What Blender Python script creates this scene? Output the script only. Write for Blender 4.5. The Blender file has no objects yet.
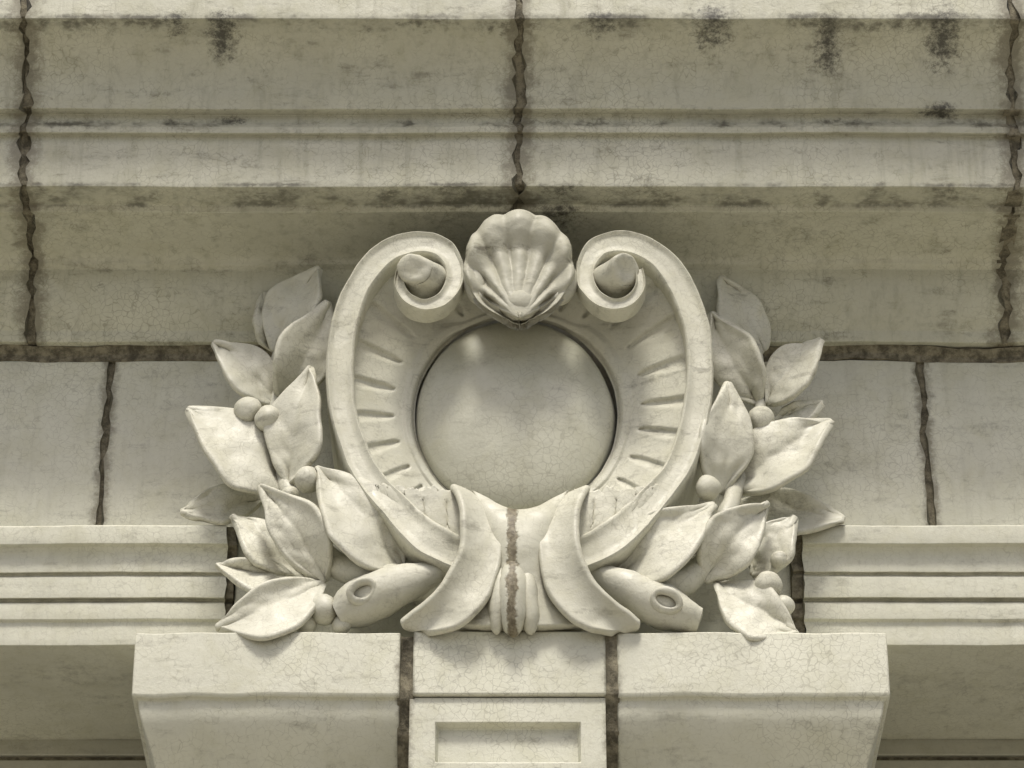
import bpy, bmesh, math, random, bisect
from mathutils import Vector, noise
random.seed(7)
scene=bpy.context.scene
rad=math.radians
# ------------------------------------------------------------ survey set-up
TH=rad(32); DIST=10.0; FPX=3333.0; CAMZ=1.6
Z0=CAMZ+DIST*math.sin(TH)
F=Vector((0,math.cos(TH),math.sin(TH))); U=Vector((0,-math.sin(TH),math.cos(TH))); R=Vector((1,0,0))
C=Vector((0,0,Z0))-F*DIST
def P(px,py,Y):
    """facade survey measurement (photo sighting + depth of the surface) -> world point"""
    d=F+R*((px-512)/FPX)+U*((384-py)/FPX)
    return C+d*((Y-C.y)/d.y)
def Zp(Y,py): return P(512,py,Y).z
def Xp(px,py,Y): return P(px,py,Y).x
# ------------------------------------------------------------ materials
def new_mat(name):
    m=bpy.data.materials.new(name); m.use_nodes=True
    nt=m.node_tree; nt.nodes.clear()
    return m,nt
class NB:
    def __init__(s,nt): s.nt=nt
    def n(s,t,**k):
        nd=s.nt.nodes.new(t)
        for a,b in k.items(): setattr(nd,a,b)
        return nd
    def l(s,a,b): s.nt.links.new(a,b)
    def math(s,op,a,b=None,c=None,clamp=False):
        nd=s.n('ShaderNodeMath',operation=op,use_clamp=clamp)
        for i,v in enumerate((a,b,c)):
            if v is None: continue
            if isinstance(v,(int,float)): nd.inputs[i].default_value=v
            else: s.l(v,nd.inputs[i])
        return nd.outputs[0]
    def noise(s,vec,scale,detail=4,rough=.55,dist=0):
        nd=s.n('ShaderNodeTexNoise'); nd.inputs['Scale'].default_value=scale; nd.inputs['Detail'].default_value=detail
        nd.inputs['Roughness'].default_value=rough; nd.inputs['Distortion'].default_value=dist
        s.l(vec,nd.inputs['Vector']); return nd.outputs['Fac']
    def ramp(s,v,a,b,lo=0.,hi=1.):
        nd=s.n('ShaderNodeMapRange',interpolation_type='SMOOTHSTEP'); s.l(v,nd.inputs[0])
        nd.inputs[1].default_value=a; nd.inputs[2].default_value=b; nd.inputs[3].default_value=lo; nd.inputs[4].default_value=hi
        return nd.outputs[0]
    def mix(s,f,a,b):
        nd=s.n('ShaderNodeMix',data_type='RGBA')
        if isinstance(f,(int,float)): nd.inputs[0].default_value=f
        else: s.l(f,nd.inputs[0])
        for i,v in ((6,a),(7,b)):
            if isinstance(v,tuple): nd.inputs[i].default_value=(*v,1)
            else: s.l(v,nd.inputs[i])
        return nd.outputs[2]
    def scale(s,vec,sc):
        nd=s.n('ShaderNodeVectorMath',operation='MULTIPLY'); s.l(vec,nd.inputs[0]); nd.inputs[1].default_value=sc; return nd.outputs[0]

def terracotta(name,base=(0.60,0.585,0.46),grime=.35,crack=.5,ao=.7,joints=None,spots=None,bands=None,crack_scale=50,
               rough=.5,xjoint=None,streak=0.,spec=.45,bump=.5):
    m,nt=new_mat(name); b=NB(nt)
    out=b.n('ShaderNodeOutputMaterial'); bs=b.n('ShaderNodeBsdfPrincipled'); b.l(bs.outputs[0],out.inputs[0])
    tc=b.n('ShaderNodeTexCoord'); v=tc.outputs['Object']
    sx=b.n('ShaderNodeSeparateXYZ'); b.l(v,sx.inputs[0]); X,Y,Z=sx.outputs
    big=b.noise(v,1.9,4,.6); med=b.noise(v,10,5,.68,.4); fine=b.noise(v,75,3,.7); st2=b.noise(v,27,5,.75,.2)
    col=b.mix(b.ramp(big,.3,.7),tuple(c*.84 for c in base),base)
    col=b.mix(b.ramp(med,.42,.72,0,.45),col,(base[0]*.76,base[1]*.75,base[2]*.67))
    col=b.mix(b.ramp(fine,.5,.8,0,.28),col,(base[0]*.6,base[1]*.59,base[2]*.53))
    if crack>0:
        nz=b.n('ShaderNodeTexNoise'); nz.inputs['Scale'].default_value=16; nz.inputs['Detail'].default_value=2; b.l(v,nz.inputs['Vector'])
        vm=b.n('ShaderNodeVectorMath',operation='MULTIPLY_ADD'); b.l(nz.outputs['Color'],vm.inputs[0]); vm.inputs[1].default_value=(.05,.05,.05); b.l(v,vm.inputs[2])
        vo=b.n('ShaderNodeTexVoronoi',feature='DISTANCE_TO_EDGE'); vo.inputs['Scale'].default_value=crack_scale; b.l(vm.outputs[0],vo.inputs['Vector'])
        cr_=b.ramp(vo.outputs['Distance'],.005,.07,1,0)
        crm=b.math('MULTIPLY',cr_,b.ramp(b.math('ADD',b.math('MULTIPLY',st2,.5),b.math('MULTIPLY',big,.5)),.42,.57,.15,1))
        col=b.mix(b.math('MULTIPLY',crm,crack),col,(.2,.185,.13))
    if grime>0:
        st=b.noise(b.scale(v,(3.,3.,14.)),1.5,5,.72,.3)
        gr=b.math('MULTIPLY',b.math('MULTIPLY',b.ramp(st,.5,.70),b.ramp(st2,.38,.62)),grime)
        col=b.mix(gr,col,(.13,.12,.085))
    if streak>0:
        s3=b.noise(b.scale(v,(16.,16.,1.3)),1.6,4,.65)
        col=b.mix(b.math('MULTIPLY',b.ramp(s3,.48,.72),streak),col,(.21,.20,.14))
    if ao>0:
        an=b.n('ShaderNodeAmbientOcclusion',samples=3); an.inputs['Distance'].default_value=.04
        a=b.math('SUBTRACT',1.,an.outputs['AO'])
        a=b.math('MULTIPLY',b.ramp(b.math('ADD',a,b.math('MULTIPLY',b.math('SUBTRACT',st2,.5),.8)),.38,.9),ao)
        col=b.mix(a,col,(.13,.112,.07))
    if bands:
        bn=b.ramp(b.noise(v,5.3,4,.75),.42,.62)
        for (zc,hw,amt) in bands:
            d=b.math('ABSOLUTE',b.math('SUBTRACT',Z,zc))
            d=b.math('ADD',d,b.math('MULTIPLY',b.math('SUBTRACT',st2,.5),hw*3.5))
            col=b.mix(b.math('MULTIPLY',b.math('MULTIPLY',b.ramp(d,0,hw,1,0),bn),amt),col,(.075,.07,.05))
    if spots:
        sn=b.math('MULTIPLY',b.math('SUBTRACT',b.noise(v,44,5,.85),.5),4.2)
        for (x,z,r,rz) in spots:
            dx=b.math('MULTIPLY',b.math('SUBTRACT',X,x),1/r); dz=b.math('MULTIPLY',b.math('SUBTRACT',Z,z),1/rz)
            d=b.math('SQRT',b.math('ADD',b.math('MULTIPLY',dx,dx),b.math('MULTIPLY',dz,dz)))
            col=b.mix(b.ramp(b.math('ADD',d,sn),-.1,1.3,.9,0),col,(.035,.032,.025))
    if joints:
        jn=b.math('SUBTRACT',b.math('ADD',b.math('MULTIPLY',st2,.6),b.math('MULTIPLY',med,.4)),.5)
        for xj,w in joints:
            d=b.math('ABSOLUTE',b.math('SUBTRACT',X,xj))
            d=b.math('ADD',d,b.math('MULTIPLY',jn,w*4))
            col=b.mix(b.ramp(d,w*.15,w*1.15,.75,0),col,(.135,.118,.075))
    bump_h=b.math('ADD',b.math('MULTIPLY',fine,.3),b.math('MULTIPLY',med,.7))
    if xjoint:
        xj,w,z0,z1=xjoint
        d=b.math('ABSOLUTE',b.math('SUBTRACT',X,xj))
        d=b.math('ADD',d,b.math('MULTIPLY',b.math('SUBTRACT',b.math('ADD',b.math('MULTIPLY',st2,.4),b.math('MULTIPLY',b.noise(v,17,4,.8),.6)),.5),w*4.5))
        k=b.ramp(d,w*.6,w*1.25,1,0)
        col=b.mix(k,col,b.mix(b.ramp(fine,.35,.65),(.12,.10,.06),(.24,.21,.14)))
        bump_h=b.math('SUBTRACT',bump_h,b.math('MULTIPLY',k,b.math('ADD',b.math('MULTIPLY',st2,1.2),.2)))
    bp=b.n('ShaderNodeBump'); bp.inputs['Strength'].default_value=bump; bp.inputs['Distance'].default_value=.006
    b.l(bump_h,bp.inputs['Height']); b.l(bp.outputs[0],bs.inputs['Normal'])
    b.l(col,bs.inputs['Base Color'])
    b.l(b.ramp(med,.3,.7,rough-.08,rough+.2),bs.inputs['Roughness'])
    bs.inputs['Specular IOR Level'].default_value=spec
    return m
def simple_mat(name,c1,c2,scale=20,rough=.9,bump=.6,dist=.01):
    m,nt=new_mat(name); b=NB(nt)
    out=b.n('ShaderNodeOutputMaterial'); bs=b.n('ShaderNodeBsdfPrincipled'); b.l(bs.outputs[0],out.inputs[0])
    tc=b.n('ShaderNodeTexCoord'); v=tc.outputs['Object']
    a=b.noise(v,scale,6,.75); col=b.mix(b.ramp(a,.36,.66),c1,c2)
    b.l(col,bs.inputs['Base Color']); bs.inputs['Roughness'].default_value=rough
    bp=b.n('ShaderNodeBump'); bp.inputs['Strength'].default_value=bump; bp.inputs['Distance'].default_value=dist
    b.l(b.noise(v,scale*2.5,4,.7),bp.inputs['Height']); b.l(bp.outputs[0],bs.inputs['Normal'])
    return m
# ------------------------------------------------------------ mesh helpers
def empty(name,loc=(0,0,0)):
    e=bpy.data.objects.new(name,None); e.empty_display_size=.2; scene.collection.objects.link(e); return e
def finish(name,verts,faces,mat,parent,smooth=35,mods=(),recalc=True,rough=0.,rs=8.):
    if rough>0:
        vv=[]
        for p in verts:
            p=Vector(p); o=noise.noise_vector(p*rs)*rough+noise.noise_vector(p*rs*3.1)*rough*.4
            vv.append(p+o)
        verts=vv
    me=bpy.data.meshes.new(name); me.from_pydata([tuple(p) for p in verts],[],faces); me.update()
    if recalc:
        bm=bmesh.new(); bm.from_mesh(me); bmesh.ops.remove_doubles(bm,verts=bm.verts,dist=1e-5)
        bmesh.ops.recalc_face_normals(bm,faces=bm.faces); bm.to_mesh(me); bm.free()
    for p in me.polygons: p.use_smooth=True
    if smooth<180: me.set_sharp_from_angle(angle=rad(smooth))
    me.materials.append(mat)
    ob=bpy.data.objects.new(name,me); scene.collection.objects.link(ob)
    if parent: ob.parent=parent
    for m in mods:
        md=ob.modifiers.new(m[0],m[0])
        for k,v in m[1].items(): setattr(md,k,v)
    return ob
def grid_faces(nr,nc,closed_c=False,off=0):
    f=[]
    for i in range(nr-1):
        for j in range(nc if closed_c else nc-1):
            k=(j+1)%nc
            f.append((off+i*nc+j,off+i*nc+k,off+(i+1)*nc+k,off+(i+1)*nc+j))
    return f
def bez(p0,c,p1,n=10):
    return [((1-t)**2*p0[0]+2*t*(1-t)*c[0]+t*t*p1[0],(1-t)**2*p0[1]+2*t*(1-t)*c[1]+t*t*p1[1]) for t in [i/n for i in range(n+1)]]
def round_poly(pts,r=.004,maxseg=.03):
    n=len(pts); out=[]
    for i in range(n):
        a=Vector(pts[i-1]);b=Vector(pts[i]);c=Vector(pts[(i+1)%n])
        u=(a-b);w=(c-b)
        if u.length<1e-6 or w.length<1e-6: continue
        if u.angle(w)>rad(155): out.append(b); continue
        rr=min(r,u.length*.4,w.length*.4); p=b+u.normalized()*rr;q=b+w.normalized()*rr
        for t in (0,.33,.67,1): out.append(p*(1-t)**2+b*2*t*(1-t)+q*t*t)
    res=[]
    n=len(out)
    for i in range(n):
        a=out[i];b=out[(i+1)%n];L=(b-a).length;k=max(1,int(L/maxseg))
        if L>.8:k=min(k,20)
        for j in range(k): res.append(a.lerp(b,j/k))
    return res
def extrude(name,prof,x0,x1,mat,parent,jit=.006,wob=.0015,nx=None,r=.004,maxseg=.03):
    pr=round_poly(prof,r,maxseg); n=len(pr); nx=nx or max(3,int((x1-x0)/.05))
    V=[]
    for j in range(nx+1):
        t=j/nx
        for (y,z) in pr:
            s=noise.noise(Vector((y*23+x0*7,z*23,1.3)))+.6*noise.noise(Vector((y*70,z*70,x0*9+4)))
            e=noise.noise(Vector((y*23+x1*7,z*23,8.3)))+.6*noise.noise(Vector((y*70,z*70,x1*9+7)))
            x=x0+(x1-x0)*t
            x+=s*jit*max(0,1-(x-x0)/.05)+e*jit*max(0,1-(x1-x)/.05)
            V.append(Vector((x,y+wob*noise.noise(Vector((x*4,y*3,z*4)))+wob*.5*noise.noise(Vector((x*17,y*13,z*14))),z+wob*1.2*noise.noise(Vector((x*2.5+9,y,z*2)))+wob*.4*noise.noise(Vector((x*15+9,y*9,z*12))))))
    Fs=grid_faces(nx+1,n,True)
    Fs.append(tuple(range(n))); Fs.append(tuple(nx*n+i for i in range(n)))
    return finish(name,V,Fs,mat,parent,35)
def box(name,x0,x1,y0,y1,z0,z1,mat,parent,bev=.004):
    V=[(x,y,z) for x in (x0,x1) for y in (y0,y1) for z in (z0,z1)]
    Fs=[(0,1,3,2),(4,6,7,5),(0,4,5,1),(2,3,7,6),(0,2,6,4),(1,5,7,3)]
    return finish(name,V,Fs,mat,parent,35,[('BEVEL',dict(width=bev,segments=2))] if bev else [])
def cr(pts,n):
    out=[];m=len(pts);seg=m-1
    for i in range(n):
        t=i/(n-1)*seg; k=min(int(t),seg-1); f=t-k
        p0=pts[max(k-1,0)];p1=pts[k];p2=pts[k+1];p3=pts[min(k+2,m-1)]
        out.append(tuple(.5*((2*b)+(-a+c)*f+(2*a-5*b+4*c-d)*f*f+(-a+3*b-3*c+d)*f**3) for a,b,c,d in zip(p0,p1,p2,p3)))
    return out
def crc(pts,n):
    m=len(pts);out=[]
    for i in range(n):
        t=i/n*m;k=int(t)%m;f=t-int(t)
        q=[pts[(k+o)%m] for o in (-1,0,1,2)]
        out.append(tuple(.5*((2*b)+(-a+c)*f+(2*a-5*b+4*c-d)*f*f+(-a+3*b-3*c+d)*f**3) for a,b,c,d in zip(*q)))
    return out
# ------------------------------------------------------------ positions
XL=Xp(20,187,-.46); XM=Xp(519,187,-.46); XR=Xp(1016,187,-.46); SP=(XR-XL)/2
cj=[XM+SP*i for i in range(-4,5)]
zt=lambda Y,py:Zp(Y,py)
spots=[(Xp(222,34,-.64),zt(-.63,34),.045,.05),(Xp(712,22,-.66),zt(-.66,22),.06,.05),(Xp(830,40,-.64),zt(-.62,42),.04,.06),
       (Xp(944,36,-.64),zt(-.63,36),.055,.065),(Xp(232,118,-.48),zt(-.48,120),.05,.018),(Xp(940,108,-.5),zt(-.49,112),.06,.018),
       (Xp(176,26,-.64),zt(-.64,26),.04,.02),(Xp(600,24,-.64),zt(-.64,26),.05,.02),(Xp(560,216,-.34),zt(-.36,208),.06,.014)]
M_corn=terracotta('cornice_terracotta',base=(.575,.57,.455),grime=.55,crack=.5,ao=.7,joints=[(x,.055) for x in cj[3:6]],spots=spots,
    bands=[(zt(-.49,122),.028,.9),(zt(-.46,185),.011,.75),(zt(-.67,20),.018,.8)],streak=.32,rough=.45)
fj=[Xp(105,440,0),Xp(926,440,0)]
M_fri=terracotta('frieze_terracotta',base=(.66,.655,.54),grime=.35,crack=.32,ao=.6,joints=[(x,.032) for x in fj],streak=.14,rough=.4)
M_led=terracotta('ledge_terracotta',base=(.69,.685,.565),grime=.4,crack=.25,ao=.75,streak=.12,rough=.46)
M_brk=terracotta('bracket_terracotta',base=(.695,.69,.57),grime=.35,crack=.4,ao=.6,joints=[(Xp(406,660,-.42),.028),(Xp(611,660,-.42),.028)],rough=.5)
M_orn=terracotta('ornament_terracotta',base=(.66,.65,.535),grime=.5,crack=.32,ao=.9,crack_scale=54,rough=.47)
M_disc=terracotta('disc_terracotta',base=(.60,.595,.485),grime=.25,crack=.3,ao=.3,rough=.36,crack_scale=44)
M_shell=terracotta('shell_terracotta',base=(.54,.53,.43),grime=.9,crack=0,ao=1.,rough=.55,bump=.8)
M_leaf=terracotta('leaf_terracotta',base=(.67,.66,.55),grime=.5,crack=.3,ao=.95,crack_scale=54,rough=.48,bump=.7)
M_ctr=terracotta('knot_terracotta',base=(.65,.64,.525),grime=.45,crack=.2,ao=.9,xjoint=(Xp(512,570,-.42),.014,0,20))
M_mort=simple_mat('old_mortar',(.075,.066,.043),(.25,.225,.155),26)
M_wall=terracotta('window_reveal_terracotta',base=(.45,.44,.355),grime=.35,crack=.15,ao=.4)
M_ground=simple_mat('pavement_concrete',(.31,.295,.25),(.39,.37,.31),3)
M_glass,nt=new_mat('window_glass'); b=NB(nt); o=b.n('ShaderNodeOutputMaterial'); s=b.n('ShaderNodeBsdfPrincipled'); b.l(s.outputs[0],o.inputs[0])
s.inputs['Base Color'].default_value=(.02,.025,.03,1); s.inputs['Roughness'].default_value=.05
# ------------------------------------------------------------ building
bld=empty('terracotta_building')
q=lambda Y,py:(Y,zt(Y,py))
prof=[(.3,zt(-.04,342)),q(-.04,342),q(-.048,334)]
prof+=bez(q(-.05,331),(-.13,zt(-.05,331)+.09),q(-.118,270),10)
prof+=[q(-.136,264)]
prof+=bez(q(-.139,261),(-.148,zt(-.34,215)-.004),q(-.335,215),10)
prof+=[q(-.352,212),q(-.358,205),q(-.46,187),q(-.468,136),q(-.488,133),q(-.490,127),q(-.474,123),q(-.474,115),q(-.507,109),q(-.509,104)]
prof+=bez(q(-.512,102),(-.535,zt(-.66,24)-.02),q(-.662,24),12)
prof+=[q(-.685,19),q(-.688,-70),(-.6,zt(-.688,-70)+.1),(.3,zt(-.688,-70)+.16)]
G=.012
for i in range(len(cj)-1):
    extrude('cornice_block_%d'%i,prof,cj[i]+G,cj[i+1]-G,M_corn,bld,jit=.018,maxseg=.02,wob=.003,r=.003)
mp=[(y+.008 if y<.2 else y,z+.005) for y,z in prof]
for i,x in enumerate(cj[1:-1]):
    extrude('cornice_mortar_%d'%i,mp,x-G-.011,x+G+.011,M_mort,bld,jit=.004,wob=.014,nx=5,maxseg=.015)
zft=zt(0,361); zfb=zt(0,523)-.12
fx=[-6.2,fj[0]-2.45,fj[0],fj[1],fj[1]+2.45,6.2]
for i in range(5):
    extrude('frieze_block_%d'%i,[(0,zfb),(0,zft),(.3,zft),(.3,zfb)],fx[i]+.010,fx[i+1]-.010,M_fri,bld,jit=.012,wob=.005)
box('frieze_mortar_bed',-6.2,6.2,.009,.31,zfb-.02,zt(-.04,342)-.001,M_mort,bld,0)
extrude('frieze_bed_joint',[(-.002,zft-.002),(-.002,zft+.02),(-.022,zt(-.04,342)-.001),(.1,zt(-.04,342)-.001),(.1,zft-.002)],-6.1,6.1,M_mort,bld,wob=.012,nx=400,r=.002,maxseg=.012)
# ledge
lp=[(.5,zt(-.11,645)),q(-.113,645),q(-.116,622),q(-.126,619),q(-.128,603),q(-.118,601.5),q(-.118,599.5),q(-.137,597.5),q(-.140,577),q(-.134,575.5),q(-.134,573.5),q(-.147,572),q(-.148,569)]
lp+=bez(q(-.148,569),(-.147,zt(-.160,550)-.004),q(-.160,549),6)
lp+=[q(-.163,547),q(-.180,543.5),q(-.184,526),(-.174,zt(-.184,526)+.008),(-.002,zt(-.184,526)+.014),(-.002,zfb-.04),(.5,zfb-.04)]
xl=Xp(225,590,-.14); xr=Xp(804,590,-.14)
for nm,a,bb in (('ledge_moulding_0',-6.2,-3.7),('ledge_moulding_1',-3.68,xl),('ledge_moulding_2',xr,3.68),('ledge_moulding_3',3.7,6.2)):
    extrude(nm,lp,a,bb,M_led,bld,jit=.006,wob=.003,maxseg=.02,r=.002)
ml=[(y+.012 if y<.2 else y,z+.005) for y,z in lp]
extrude('ledge_mortar_0',ml,xl-.004,xl+.024,M_mort,bld,wob=.014,nx=5,jit=.01)
extrude('ledge_mortar_1',ml,xr-.033,xr+.004,M_mort,bld,wob=.014,nx=5,jit=.01)
zb=zt(-.42,631.5)
box('ornament_back_block',xl+.024,xr-.03,-.11,.49,zb,zt(-.11,530),M_led,bld,.006)
box('parapet',-6.1,6.1,.05,.45,prof[-1][1]-.02,prof[-1][1]+.9,M_fri,bld,.01)
zl=zt(.5,755)
box('reveal_wall',-6.2,6.2,.5,.8,zl,zfb,M_wall,bld,.004)
box('reveal_wall_course',-6.2,6.2,.503,.8,zl-.35,zl-.014,M_wall,bld,.004)
box('reveal_mortar',-6.2,6.2,.515,.79,zl-.02,zl+.01,M_mort,bld,0)
for sx,nm in ((-1,'l'),(1,'r')):
    x0,x1=sorted((sx*1.3,sx*3.3))
    box('window_glass_'+nm,x0,x1,.6,.62,1.2,zl-.37,M_glass,bld,0)
    for k in range(3):
        xx=x0+(x1-x0)*k/2; box('window_mullion_%s%d'%(nm,k),xx-.04,xx+.04,.53,.6,1.2,zl-.36,M_led,bld,.005)
    box('window_rail_'+nm,x0+.045,x1-.045,.54,.59,3.2,3.28,M_led,bld,.005)
    box('outer_pier_'+nm,*sorted((sx*3.4,sx*6.2)),.2,.8,0,zl-.35,M_fri,bld,.01)
    box('sill_wall_'+nm,x0-.1,x1+.1,.45,.8,0,1.19,M_fri,bld,.01)
# ------------------------------------------------------------ bracket
brk=empty('keystone_bracket')
sec=[(0,-.42,632),(0,-.421,664),(0,-.42,694),(.004,-.414,697),(.016,-.402,699.5),(.018,-.40,706),(.022,-.397,714),(.03,-.385,724),(.042,-.362,738),(.056,-.325,756),(.07,-.275,782),(.08,-.23,805),(.084,-.2,830),(.084,-.2,900)]
def bracket_side(nm,pxo,pxi,s):
    xo=Xp(pxo,664,-.42); xi=Xp(pxi,664,-.42); V=[]; ns=24
    for dx,Y,py in sec:
        z=Zp(Y,py); xs=xo+s*dx
        V.append(Vector((xs,.49,z))); V.append(Vector((xs,.2,z)));V.append(Vector((xs,0,z)))
        for k in range(ns+1):
            t=k/ns
            V.append(Vector((xs+(xi-xs)*t,Y+.006*noise.noise(Vector((t*5,z*5,s))),z+.004*noise.noise(Vector((t*6,z*2,4+s))))))
        V.append(Vector((xi,.49,z)))
    n=ns+5
    Fs=grid_faces(len(sec),n,True); Fs.append(tuple(range(n))); Fs.append(tuple((len(sec)-1)*n+i for i in range(n)))
    return finish(nm,V,Fs,M_brk,brk,30,[('BEVEL',dict(width=.005,segments=2,limit_method='ANGLE',angle_limit=rad(40)))])
bracket_side('bracket_block_left',133.5,400,1); bracket_side('bracket_block_right',888.5,617,-1)
xk0=Xp(413,664,-.42); xk1=Xp(606,664,-.42)
box('keystone_cap',xk0,xk1,-.423,.49,zt(-.42,695),zb+.001,M_brk,brk,.006)
kx0=Xp(409,730,-.41);kx1=Xp(606,730,-.41);kz1=zt(-.42,695)-.003;kz0=zt(-.41,900)
a0=Xp(435,740,-.41);a1=Xp(581,740,-.41);p1=zt(-.41,722);p0=zt(-.41,762)
def rect(x0,x1,z0,z1,y): return [(x0,y,z0),(x1,y,z0),(x1,y,z1),(x0,y,z1)]
V=rect(kx0,kx1,kz0,kz1,-.41)+rect(a0,a1,p0,p1,-.41)+rect(a0+.008,a1-.008,p0+.008,p1-.008,-.382)+rect(kx0,kx1,kz0,kz1,.49)
Fs=[]
for i in range(4):
    j=(i+1)%4
    Fs+=[(i,j,4+j,4+i),(4+i,4+j,8+j,8+i),(i,12+i,12+j,j)]
Fs+=[(8,9,10,11),(12,15,14,13)]
finish('keystone_panel',V,Fs,M_brk,brk,30,[('BEVEL',dict(width=.003,segments=2,limit_method='ANGLE',angle_limit=rad(40)))])
for k,(pa,pb) in enumerate(((398,415),(604,619))):
    mpf=[(.48,zb-.006),(-.410,zb-.006),(-.410,zt(-.41,697)),(-.392,zt(-.4,706)),(-.37,zt(-.37,735)),(-.31,zt(-.31,765)),(-.19,zt(-.19,830)),(-.19,zt(-.2,898)),(.48,zt(-.2,898))]
    extrude('bracket_mortar_%d'%k,mpf,Xp(pa,664,-.42),Xp(pb,664,-.42),M_mort,brk,wob=.014,nx=6,jit=.0)
box('pier_below',Xp(175,800,-.1),Xp(850,800,-.1),-.08,.49,0,zt(-.2,898),M_fri,brk,.01)
# ------------------------------------------------------------ cartouche
car=empty('carved_cartouche')
AX=520
mir=lambda px,s: px if s>0 else 2*AX-px
SUB=lambda l:('SUBSURF',dict(levels=l,render_levels=l))
NRIM=150
def rim(s):
    pts=[(500,566,17,-.42),(468,556,19,-.435),(430,538,19,-.445),(397,508,16,-.425),(364,469,14,-.40),(346,422,13.5,-.385),(340,375,13.5,-.385),(343,330,13.5,-.39),
         (357,288,14,-.395),(381,256,14.5,-.40),(411,242,14.5,-.41),(438,245,13,-.42),(453,262,10.5,-.43),(454,282,9.5,-.437),(443,298,8.5,-.445),(426,304,7.5,-.45),(409,298,6.5,-.455),(399,284,5.5,-.455),(401,268,4.5,-.455)]
    C_=cr(pts,NRIM); W=[P(mir(a,s),b_,y) for a,b_,w,y in C_]; V=[]
    for i,(p,c) in enumerate(zip(W,C_)):
        t=(W[min(i+1,len(W)-1)]-W[max(i-1,0)]); t.y=0; t.normalize()
        n=Vector((t.z,0,-t.x))*(1 if s>0 else -1)
        w=c[2]*.003*.97; f=i/(NRIM-1)
        back=.01 if f<.53 else max(-.385,.01-.395*(f-.53)/.08)
        for a,d in ((-1,None),(-1.0,.05),(-1,.012),(-.94,.003),(-.84,-.001),(-.70,.002),(-.58,.007),(-.3,.007),(.2,.008),(.50,.007),(.66,.002),(.80,-.001),(.92,.002),(1,.014),(1,.07)):
            y=back if d is None else p.y+d
            if d==.05: y=min(p.y+.05,back)
            V.append(Vector((p.x,0,p.z))+n*w*a+Vector((0,y,0)))
    return V
for s,nm in ((1,'rim_scroll_left'),(-1,'rim_scroll_right')):
    V=rim(s); ns=15; Fs=grid_faces(NRIM,ns); Fs.append(tuple((NRIM-1)*ns+i for i in range(ns))); Fs.append(tuple(range(ns)))
    finish(nm,V,Fs,M_orn,car,50,rough=.004,rs=9)
    A=P(mir(426,s),281,-.40);B=P(mir(414,s),269,-.475); ax=(B-A).normalized(); e1=ax.cross(Vector((0,0,1))).normalized(); e2=ax.cross(e1)
    V=[];n=32; pr=[(-.5,.068),(0,.066),(.3,.062),(.6,.056),(.8,.052),(.93,.049),(1.0,.045),(1.03,.039),(1.01,.028),(.97,.019),(.94,.010),(.94,.0)]
    for t,r in pr:
        for k in range(n):
            a=2*math.pi*k/n
            sl=.35*r*math.cos(a+.7)*(1 if t>.83 else 0)
            V.append(A+(B-A)*t+ax*sl+e1*math.cos(a)*r+e2*math.sin(a)*r*.9)
    finish('scroll_eye_'+('left' if s>0 else 'right'),V,grid_faces(len(pr),n,True),M_orn,car,60,rough=.006,rs=16)
# dish (fluted)
L=[(520,262),(480,270),(440,282),(405,262),(375,272),(352,305),(343,340),(340,378),(344,420),(362,466),(392,506),(430,532),(470,552)]
ring=L+[(520,560)]+[(2*AX-a,b_) for a,b_ in L[1:][::-1]]
N=440
ring=crc(ring,N*3)
cx,cy=516,417
rp=sorted([(math.atan2(-(p[1]-cy),p[0]-cx),math.hypot(p[0]-cx,p[1]-cy)) for p in ring])
def ringR(a):
    a=(a+math.pi)%(2*math.pi)-math.pi
    return rp[bisect.bisect(rp,(a,0))%len(rp)][1]
V=[];NR=36
for i in range(NR):
    f=i/(NR-1)
    for j in range(N):
        a=2*math.pi*j/N
        ro=sum(ringR(a+d*.02) for d in (-2,-1,0,1,2))/5
        ri=1/math.hypot(math.cos(a)/101.5,math.sin(a)/98)
        r=ri+(ro-ri)*f
        Y=-.250-.105*f**1.3
        if f<.03: Y=-.234
        if .03<f<.17: Y-=.007
        ph=abs(((a*180/math.pi/12.4+.12*noise.noise(Vector((a*3,0,0))))%1)-.5)*2
        tt=(f-.28)/(.88-.28)
        if 0<tt<1:
            wd=.36*math.sqrt(max(0,1-(abs(tt-.5)*2)**5))*(.7+.3*tt)
            k=max(0,min(1,(wd-ph)/.16+.0)); k=k*k*(3-2*k); Y+=.010*k
        V.append(P(cx+r*math.cos(a),cy-r*math.sin(a),Y))
finish('fluted_dish',V,grid_faces(NR,N,True),M_orn,car,180,rough=.003)
V=[];NR=26;n=96
for i in range(NR):
    rr=1-i/(NR-1)
    for k in range(n):
        a=2*math.pi*k/n
        p=P(cx-1+101*rr*math.cos(a),cy+1-98*rr*math.sin(a),-.238); p.y=-.236-.074*(1-rr**2.4)**.7 if rr<1 else -.21
        V.append(p)
finish('convex_disc',V,grid_faces(NR,n,True),M_disc,car,180,rough=.004,rs=5)
def patch(nm,rows,nu,nv,mat,par,th=.02,rough=.002,bulge=0.,off=-1,sub=0,fn=None,xs=1):
    A=cr([r[0] for r in rows],nu);B=cr([r[1] for r in rows],nu);V=[]
    for i in range(nu):
        for j in range(nv):
            t=j/(nv-1); c=[a+(b_-a)*t for a,b_ in zip(A[i],B[i])]
            c[2]-=bulge*(1-(2*t-1)**2)
            if fn:
                o=fn(i/(nu-1),t); c[2]+=o[0]; c[1]+=o[1]
            V.append(P(mir(c[0],xs),c[1],c[2]))
    m=[('SOLIDIFY',dict(thickness=th,offset=0))]
    if sub: m.append(SUB(sub))
    return finish(nm,V,grid_faces(nu,nv),mat,par,180 if sub else 45,m,rough=rough,rs=10)
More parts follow.
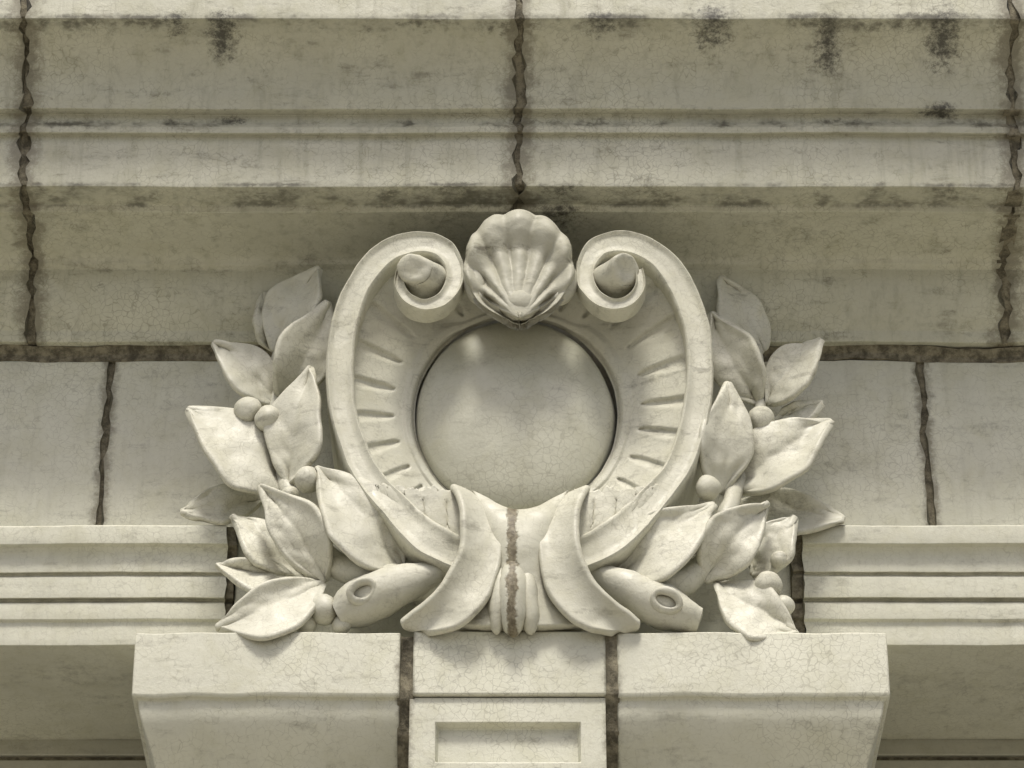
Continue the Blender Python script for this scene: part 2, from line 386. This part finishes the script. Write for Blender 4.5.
def slot(u,t):
    x=0
    for uc in (.26,.50,.74):
        d=abs(u-uc+(t-.5)*.06)/.035
        x=max(x,max(0,1-d**2)*max(0,1-((t-.42)/.26)**4))
    ragged=(6*noise.noise(Vector((u*9,.3,5)))+5*noise.noise(Vector((u*30,.3,5))))*(1-t)
    return (.012*x, ragged)
for s,nm in ((1,'left'),(-1,'right')):
    patch('lower_panel_'+nm,[((376,487,-.385),(390,510,-.385)),((396,490,-.40),(410,524,-.40)),((420,491,-.41),(430,538,-.41)),((444,491,-.415),(452,550,-.41)),((466,494,-.415),(472,556,-.41))],80,40,M_orn,car,th=.03,bulge=.004,fn=slot,xs=s,rough=.003)
    patch('strap_'+nm,[((450,486,-.43),(517,517,-.41)),((454,492,-.462),(510,522,-.430)),((461,508,-.487),(505,534,-.450)),((462,532,-.500),(502,550,-.470)),((457,556,-.503),(498,573,-.478)),((444,580,-.494),(489,598,-.482)),((426,600,-.479),(472,618,-.482)),((409,613,-.457),(456,628,-.470)),((400,621,-.444),(440,633,-.455)),((401,626,-.425),(428,634,-.44))],
          60,14,M_orn,car,th=.022,bulge=-.020,xs=s,sub=1,rough=.005)
def kn(u,t): return (0,24*(1-(2*t-1)**2)*(1-u)**3)
patch('knot_body',[((470,494,-.395),(570,494,-.395)),((484,516,-.42),(556,516,-.42)),((493,545,-.43),(547,545,-.43)),((490,570,-.42),(550,570,-.42)),((476,600,-.41),(564,600,-.41)),((455,630,-.40),(585,630,-.40))],50,30,M_ctr,car,th=.05,bulge=.035,sub=1,fn=kn,rough=.004)
def blob(nm,px,py,Y,rx,ry,ryd,mat,par,lobes=0,rough=.002,n=24,m=16,tilt=0):
    c=P(px,py,Y);V=[]
    for i in range(m+1):
        ph=math.pi*i/m
        for k in range(n):
            a=2*math.pi*k/n; r=math.sin(ph)
            if lobes: r*=1+.10*abs(math.cos(a*lobes/2))
            x=rx*.003*r*math.cos(a); z=ry*.003/.85*math.cos(ph)
            x,z=x*math.cos(tilt)-z*math.sin(tilt),x*math.sin(tilt)+z*math.cos(tilt)
            V.append(c+Vector((x,ryd*r*math.sin(a),z)))
    return finish(nm,V,grid_faces(m+1,n,True),mat,par,180,rough=rough,rs=14)
blob('knot_bud',513,598,-.455,15,33,.055,M_ctr,car,rough=.006)
blob('knot_bud_sheath_left',499,600,-.448,10,30,.04,M_ctr,car,tilt=rad(-5),rough=.006); blob('knot_bud_sheath_right',528,600,-.448,10,30,.04,M_ctr,car,tilt=rad(5),rough=.006)
# shell : smooth fan, ribs radiating up from the root, scalloped lip
tab=[(0,107),(13,106),(28,97),(40,84),(52,69),(61,56),(71,38),(82,22),(100,12),(140,8),(180,7)]
SH=crc([(0,0)],1)
def shR(a):
    a=abs(a)
    for (a0_,r0),(a1_,r1) in zip(tab,tab[1:]):
        if a<=a1_:
            t=(a-a0_)/(a1_-a0_); return r0+(r1-r0)*t
    return 7
def sm(x): x=max(0,min(1,x)); return x*x*(3-2*x)
V=[];na=321;nv=44
for i in range(nv):
    v=i/(nv-1)
    for j in range(na):
        a=-178+356*j/(na-1)
        Rr=sum(shR(a+d) for d in (-4,-2,0,2,4))/5; per=17.
        fall=sm(1-(abs(a)-56)/20)
        c=math.cos(2*math.pi*a/per)             # rounded ribs
        rib=.5+.5*c*fall
        Rr*=1+.035*(math.sqrt(rib+.02)-.7)*fall
        rr=Rr*(.02+.98*v)
        Yv=-.474+.020*sm((v-.15)/.5)-.030*sm((v-.62)/.3)+.016*sm((v-.93)/.07)
        Yv-= .017*(math.sqrt(rib+.001)-.5)*sm((v-.12)/.5)
        Yv+= .05*(min(abs(a),90)/90)**2*v
        Yv+= .006*noise.noise(Vector((a*.03,v*4,2)))*v
        V.append(P(519+rr*math.sin(rad(a)),318-rr*math.cos(rad(a)),Yv))
finish('scallop_shell',V,grid_faces(nv,na),M_shell,car,180,[('SOLIDIFY',dict(thickness=.02,offset=-1))],rough=.005,rs=13)
blob('shell_backing',519,270,-.35,46,48,.10,M_shell,car)
blob('shell_root',519,306,-.435,19,15,.045,M_shell,car,rough=.004)
for s in (1,-1): blob('shell_side_curl',mir(475,s),286,-.425,11,19,.035,M_shell,car,rough=.006,tilt=rad(14*s))
blob('cartouche_core',520,400,-.02,150,140,.14,M_orn,car)
# ------------------------------------------------------------ laurel
def leaf(nm,base,tip,w,par,roll=0.,cup=.02,arch=.02,bend=0.,seed=0):
    nu,nv=28,15;V=[]
    bx,by,bY=base;tx,ty,tY=tip
    dx,dy=tx-bx,ty-by;L_=math.hypot(dx,dy);nx_,ny_=-dy/L_,dx/L_
    cupv=cup*(.5+1.1*random.random()); as_=random.uniform(-.2,.2)
    for i in range(nu):
        u=i/(nu-1)
        wu=w*.48*( (math.sin(math.pi*min(1,u**.9))**.85) if u<.5 else (math.sin(math.pi*u**.9)**1.0) ) if 0<u<1 else 0
        wu=max(wu,1.2 if u<.5 else .3)
        off=bend*math.sin(math.pi*u)+1.6*noise.noise(Vector((u*3,seed,9)))
        for j in range(nv):
            v=-1+2*j/(nv-1)
            wob=1+.13*noise.noise(Vector((u*4,seed*3.1,v>0)))+as_*v*.5
            px=bx+dx*u+nx_*(wu*v*wob+off);py=by+dy*u+ny_*(wu*v*wob+off)
            ws=wu*.003
            Y=bY+(tY-bY)*u-arch*math.sin(math.pi*u)+ws*roll*v*1.3
            Y+= -cupv*(abs(v)**1.6)*(wu/(w*.5))*(1+.6*as_*v)
            Y+= .0060*math.exp(-(v/.12)**2)*(1-u*.6)
            Y+= .0020*math.sin((u*9-abs(v)*2.2)*2*math.pi/1.6+seed)*(1-abs(v))*min(1,abs(v)*4)
            Y+= .020*noise.noise(Vector((u*2.6+seed,v*1.2,seed*1.7)))+.006*noise.noise(Vector((u*7+seed,v*3,seed)))
            V.append(P(px,py,Y))
    return finish(nm,V,grid_faces(nu,nv),M_leaf,par,180,[('SOLIDIFY',dict(thickness=.020,offset=0)),SUB(1)],rough=.003,rs=17)
def tube(nm,pts,par,mat=M_leaf,n=14):
    C_=cr(pts,30);W=[P(a,b_,y) for a,b_,y,r in C_];V=[]
    for i,(p,c) in enumerate(zip(W,C_)):
        t=(W[min(i+1,29)]-W[max(i-1,0)]).normalized();e1=t.cross(Vector((0,1,0))).normalized();e2=t.cross(e1)
        for k in range(n):
            a=2*math.pi*k/n;r=c[3]*.003;V.append(p+e1*math.cos(a)*r+e2*math.sin(a)*r)
    Fs=grid_faces(30,n,True)+[tuple(range(n)),tuple(29*n+i for i in range(n))]
    return finish(nm,V,Fs,mat,par,50,rough=.008,rs=13)
def ringo(nm,px,py,Y,rx,ry,tilt,par):
    V=[];n=30;m=8;c=P(px,py,Y)
    for k in range(n):
        a=2*math.pi*k/n
        for j in range(m):
            b_=2*math.pi*j/m;rr=.010
            x=(rx*.003+rr*math.cos(b_))*math.cos(a);z=(ry*.003+rr*math.cos(b_))*math.sin(a)
            V.append(c+Vector((x*math.cos(tilt)-z*math.sin(tilt),rr*math.sin(b_)-z*.5,x*math.sin(tilt)+z*math.cos(tilt))))
    Fs=[(k*m+j,k*m+(j+1)%m,((k+1)%n)*m+(j+1)%m,((k+1)%n)*m+j) for k in range(n) for j in range(m)]
    finish(nm,V,Fs,M_leaf,par,180,rough=.006,rs=14)
lb=empty('laurel_branch')
tube('stem',[(440,590,-.34,16),(390,578,-.35,15),(335,565,-.34,12),(300,515,-.30,9),(284,480,-.26,8),(274,430,-.19,7),(280,350,-.12,6),(295,310,-.09,4)],lb)
LL=[((276,352,-.09),(266,292,-.13),38,.3,.02,.01,0),
 ((274,352,-.13),(321,268,-.19),58,-.3,.02,.02,-5),
 ((280,400,-.17),(328,301,-.23),62,.35,.02,.02,4),
 ((278,404,-.16),(213,342,-.21),52,.3,.03,.01,4),
 ((292,494,-.24),(186,409,-.27),74,.3,.025,.03,6),
 ((290,484,-.28),(311,366,-.31),62,-.35,.03,.03,-4),
 ((262,500,-.13),(180,512,-.17),42,.2,.015,.01,0),
 ((300,576,-.24),(231,516,-.28),46,.3,.02,.02,3),
 ((326,582,-.34),(260,485,-.37),58,-.2,.03,.03,4),
 ((402,574,-.34),(317,466,-.37),76,.25,.03,.04,2),
 ((306,584,-.27),(215,565,-.30),38,.3,.02,.01,0),
 ((326,584,-.34),(215,628,-.37),60,.2,.03,.03,-3)]
for i,(a,c,w,ro,cu,ar,be) in enumerate(LL): leaf('leaf_%d'%i,a,c,w,lb,ro,cu,ar,be,seed=i*1.37)
for i,(x,y,Y,r) in enumerate([(248,411,-.27,13.5),(268,419,-.29,13),(308,480,-.36,12.5),(290,497,-.30,10),(325,610,-.38,14),(306,622,-.36,11),(341,625,-.38,9)]):
    blob('berry_%d'%i,x,y,Y,r,r*.88,r*.003,M_leaf,lb,rough=.005)
tube('seed_pod',[(452,570,-.37,9),(425,576,-.385,15),(398,587,-.39,20),(372,598,-.39,23),(352,607,-.385,21),(337,616,-.38,13)],lb)
ringo('seed_pod_opening',362,591,-.455,12,8,rad(30),lb)
rb=empty('laurel_branch')
tube('stem',[(590,592,-.34,15),(640,588,-.35,15),(690,580,-.34,12),(722,525,-.30,9),(735,490,-.26,8),(758,435,-.19,7),(758,360,-.12,6),(745,310,-.09,4)],rb)
LR=[((765,352,-.10),(720,276,-.15),48,.3,.02,.01,0),
 ((758,404,-.16),(711,312,-.20),60,-.3,.02,.02,-4),
 ((766,404,-.16),(822,339,-.21),50,-.3,.03,.01,-4),
 ((772,424,-.14),(824,404,-.17),26,-.1,.01,.01,0),
 ((738,492,-.24),(833,421,-.28),66,-.3,.025,.03,-6),
 ((718,494,-.28),(728,382,-.31),58,.35,.03,.03,6),
 ((740,504,-.14),(845,520,-.19),48,-.2,.015,.01,0),
 ((752,576,-.26),(795,516,-.30),48,-.3,.02,.02,-3),
 ((704,582,-.33),(769,502,-.37),62,.2,.03,.03,-5),
 ((612,584,-.34),(716,504,-.37),68,-.2,.03,.04,-4),
 ((716,584,-.32),(799,635,-.37),58,-.2,.03,.03,3),
 ((690,560,-.26),(745,520,-.28),40,-.2,.02,.02,0)]
for i,(a,c,w,ro,cu,ar,be) in enumerate(LR): leaf('leaf_%d'%i,a,c,w,rb,ro,cu,ar,be,seed=20+i*1.91)
for i,(x,y,Y,r) in enumerate([(761,420,-.27,13.5),(708,488,-.36,12),(768,586,-.36,12.5),(784,606,-.36,10),(779,560,-.33,8)]):
    blob('berry_%d'%i,x,y,Y,r,r*.88,r*.003,M_leaf,rb,rough=.005)
tube('seed_pod',[(580,570,-.37,9),(605,579,-.385,14),(635,593,-.39,19),(660,606,-.39,21),(682,615,-.385,18),(700,621,-.38,12)],rb)
ringo('seed_pod_opening',666,601,-.450,13,8,rad(-25),rb)
# ------------------------------------------------------------ ground
finish('ground',[(-300,-300,0),(300,-300,0),(300,300,0),(-300,300,0)],[(0,1,2,3)],M_ground,None,180)
# ------------------------------------------------------------ light
az=-4; el=62
w=bpy.data.worlds.new('World'); scene.world=w; w.use_nodes=True; nt=w.node_tree
sky=nt.nodes.new('ShaderNodeTexSky'); sky.sky_type='NISHITA'; sky.sun_disc=False; sky.sun_elevation=rad(el); sky.sun_rotation=rad(180-az)
sky.dust_density=5.; sky.air_density=.75
nt.links.new(sky.outputs[0],nt.nodes['Background'].inputs[0]); nt.nodes['Background'].inputs[1].default_value=.118
ld=bpy.data.lights.new('sun','SUN'); ld.energy=2.8; ld.angle=rad(11); ld.color=(1,.96,.87)
so=bpy.data.objects.new('sun',ld); scene.collection.objects.link(so)
d=Vector((math.sin(rad(az))*math.cos(rad(el)),-math.cos(rad(az))*math.cos(rad(el)),math.sin(rad(el))))
so.rotation_euler=d.to_track_quat('Z','Y').to_euler(); so.location=(-3,-8,14)
# ------------------------------------------------------------ camera
cd=bpy.data.cameras.new('camera'); cam=bpy.data.objects.new('camera',cd); scene.collection.objects.link(cam)
cd.sensor_width=36; cd.lens=36*FPX/1024; cd.clip_end=1000
cam.location=C; cam.rotation_euler=(rad(90)+TH,0,0); scene.camera=cam
scene.view_settings.view_transform='Standard'; scene.view_settings.look='None'; scene.view_settings.exposure=0
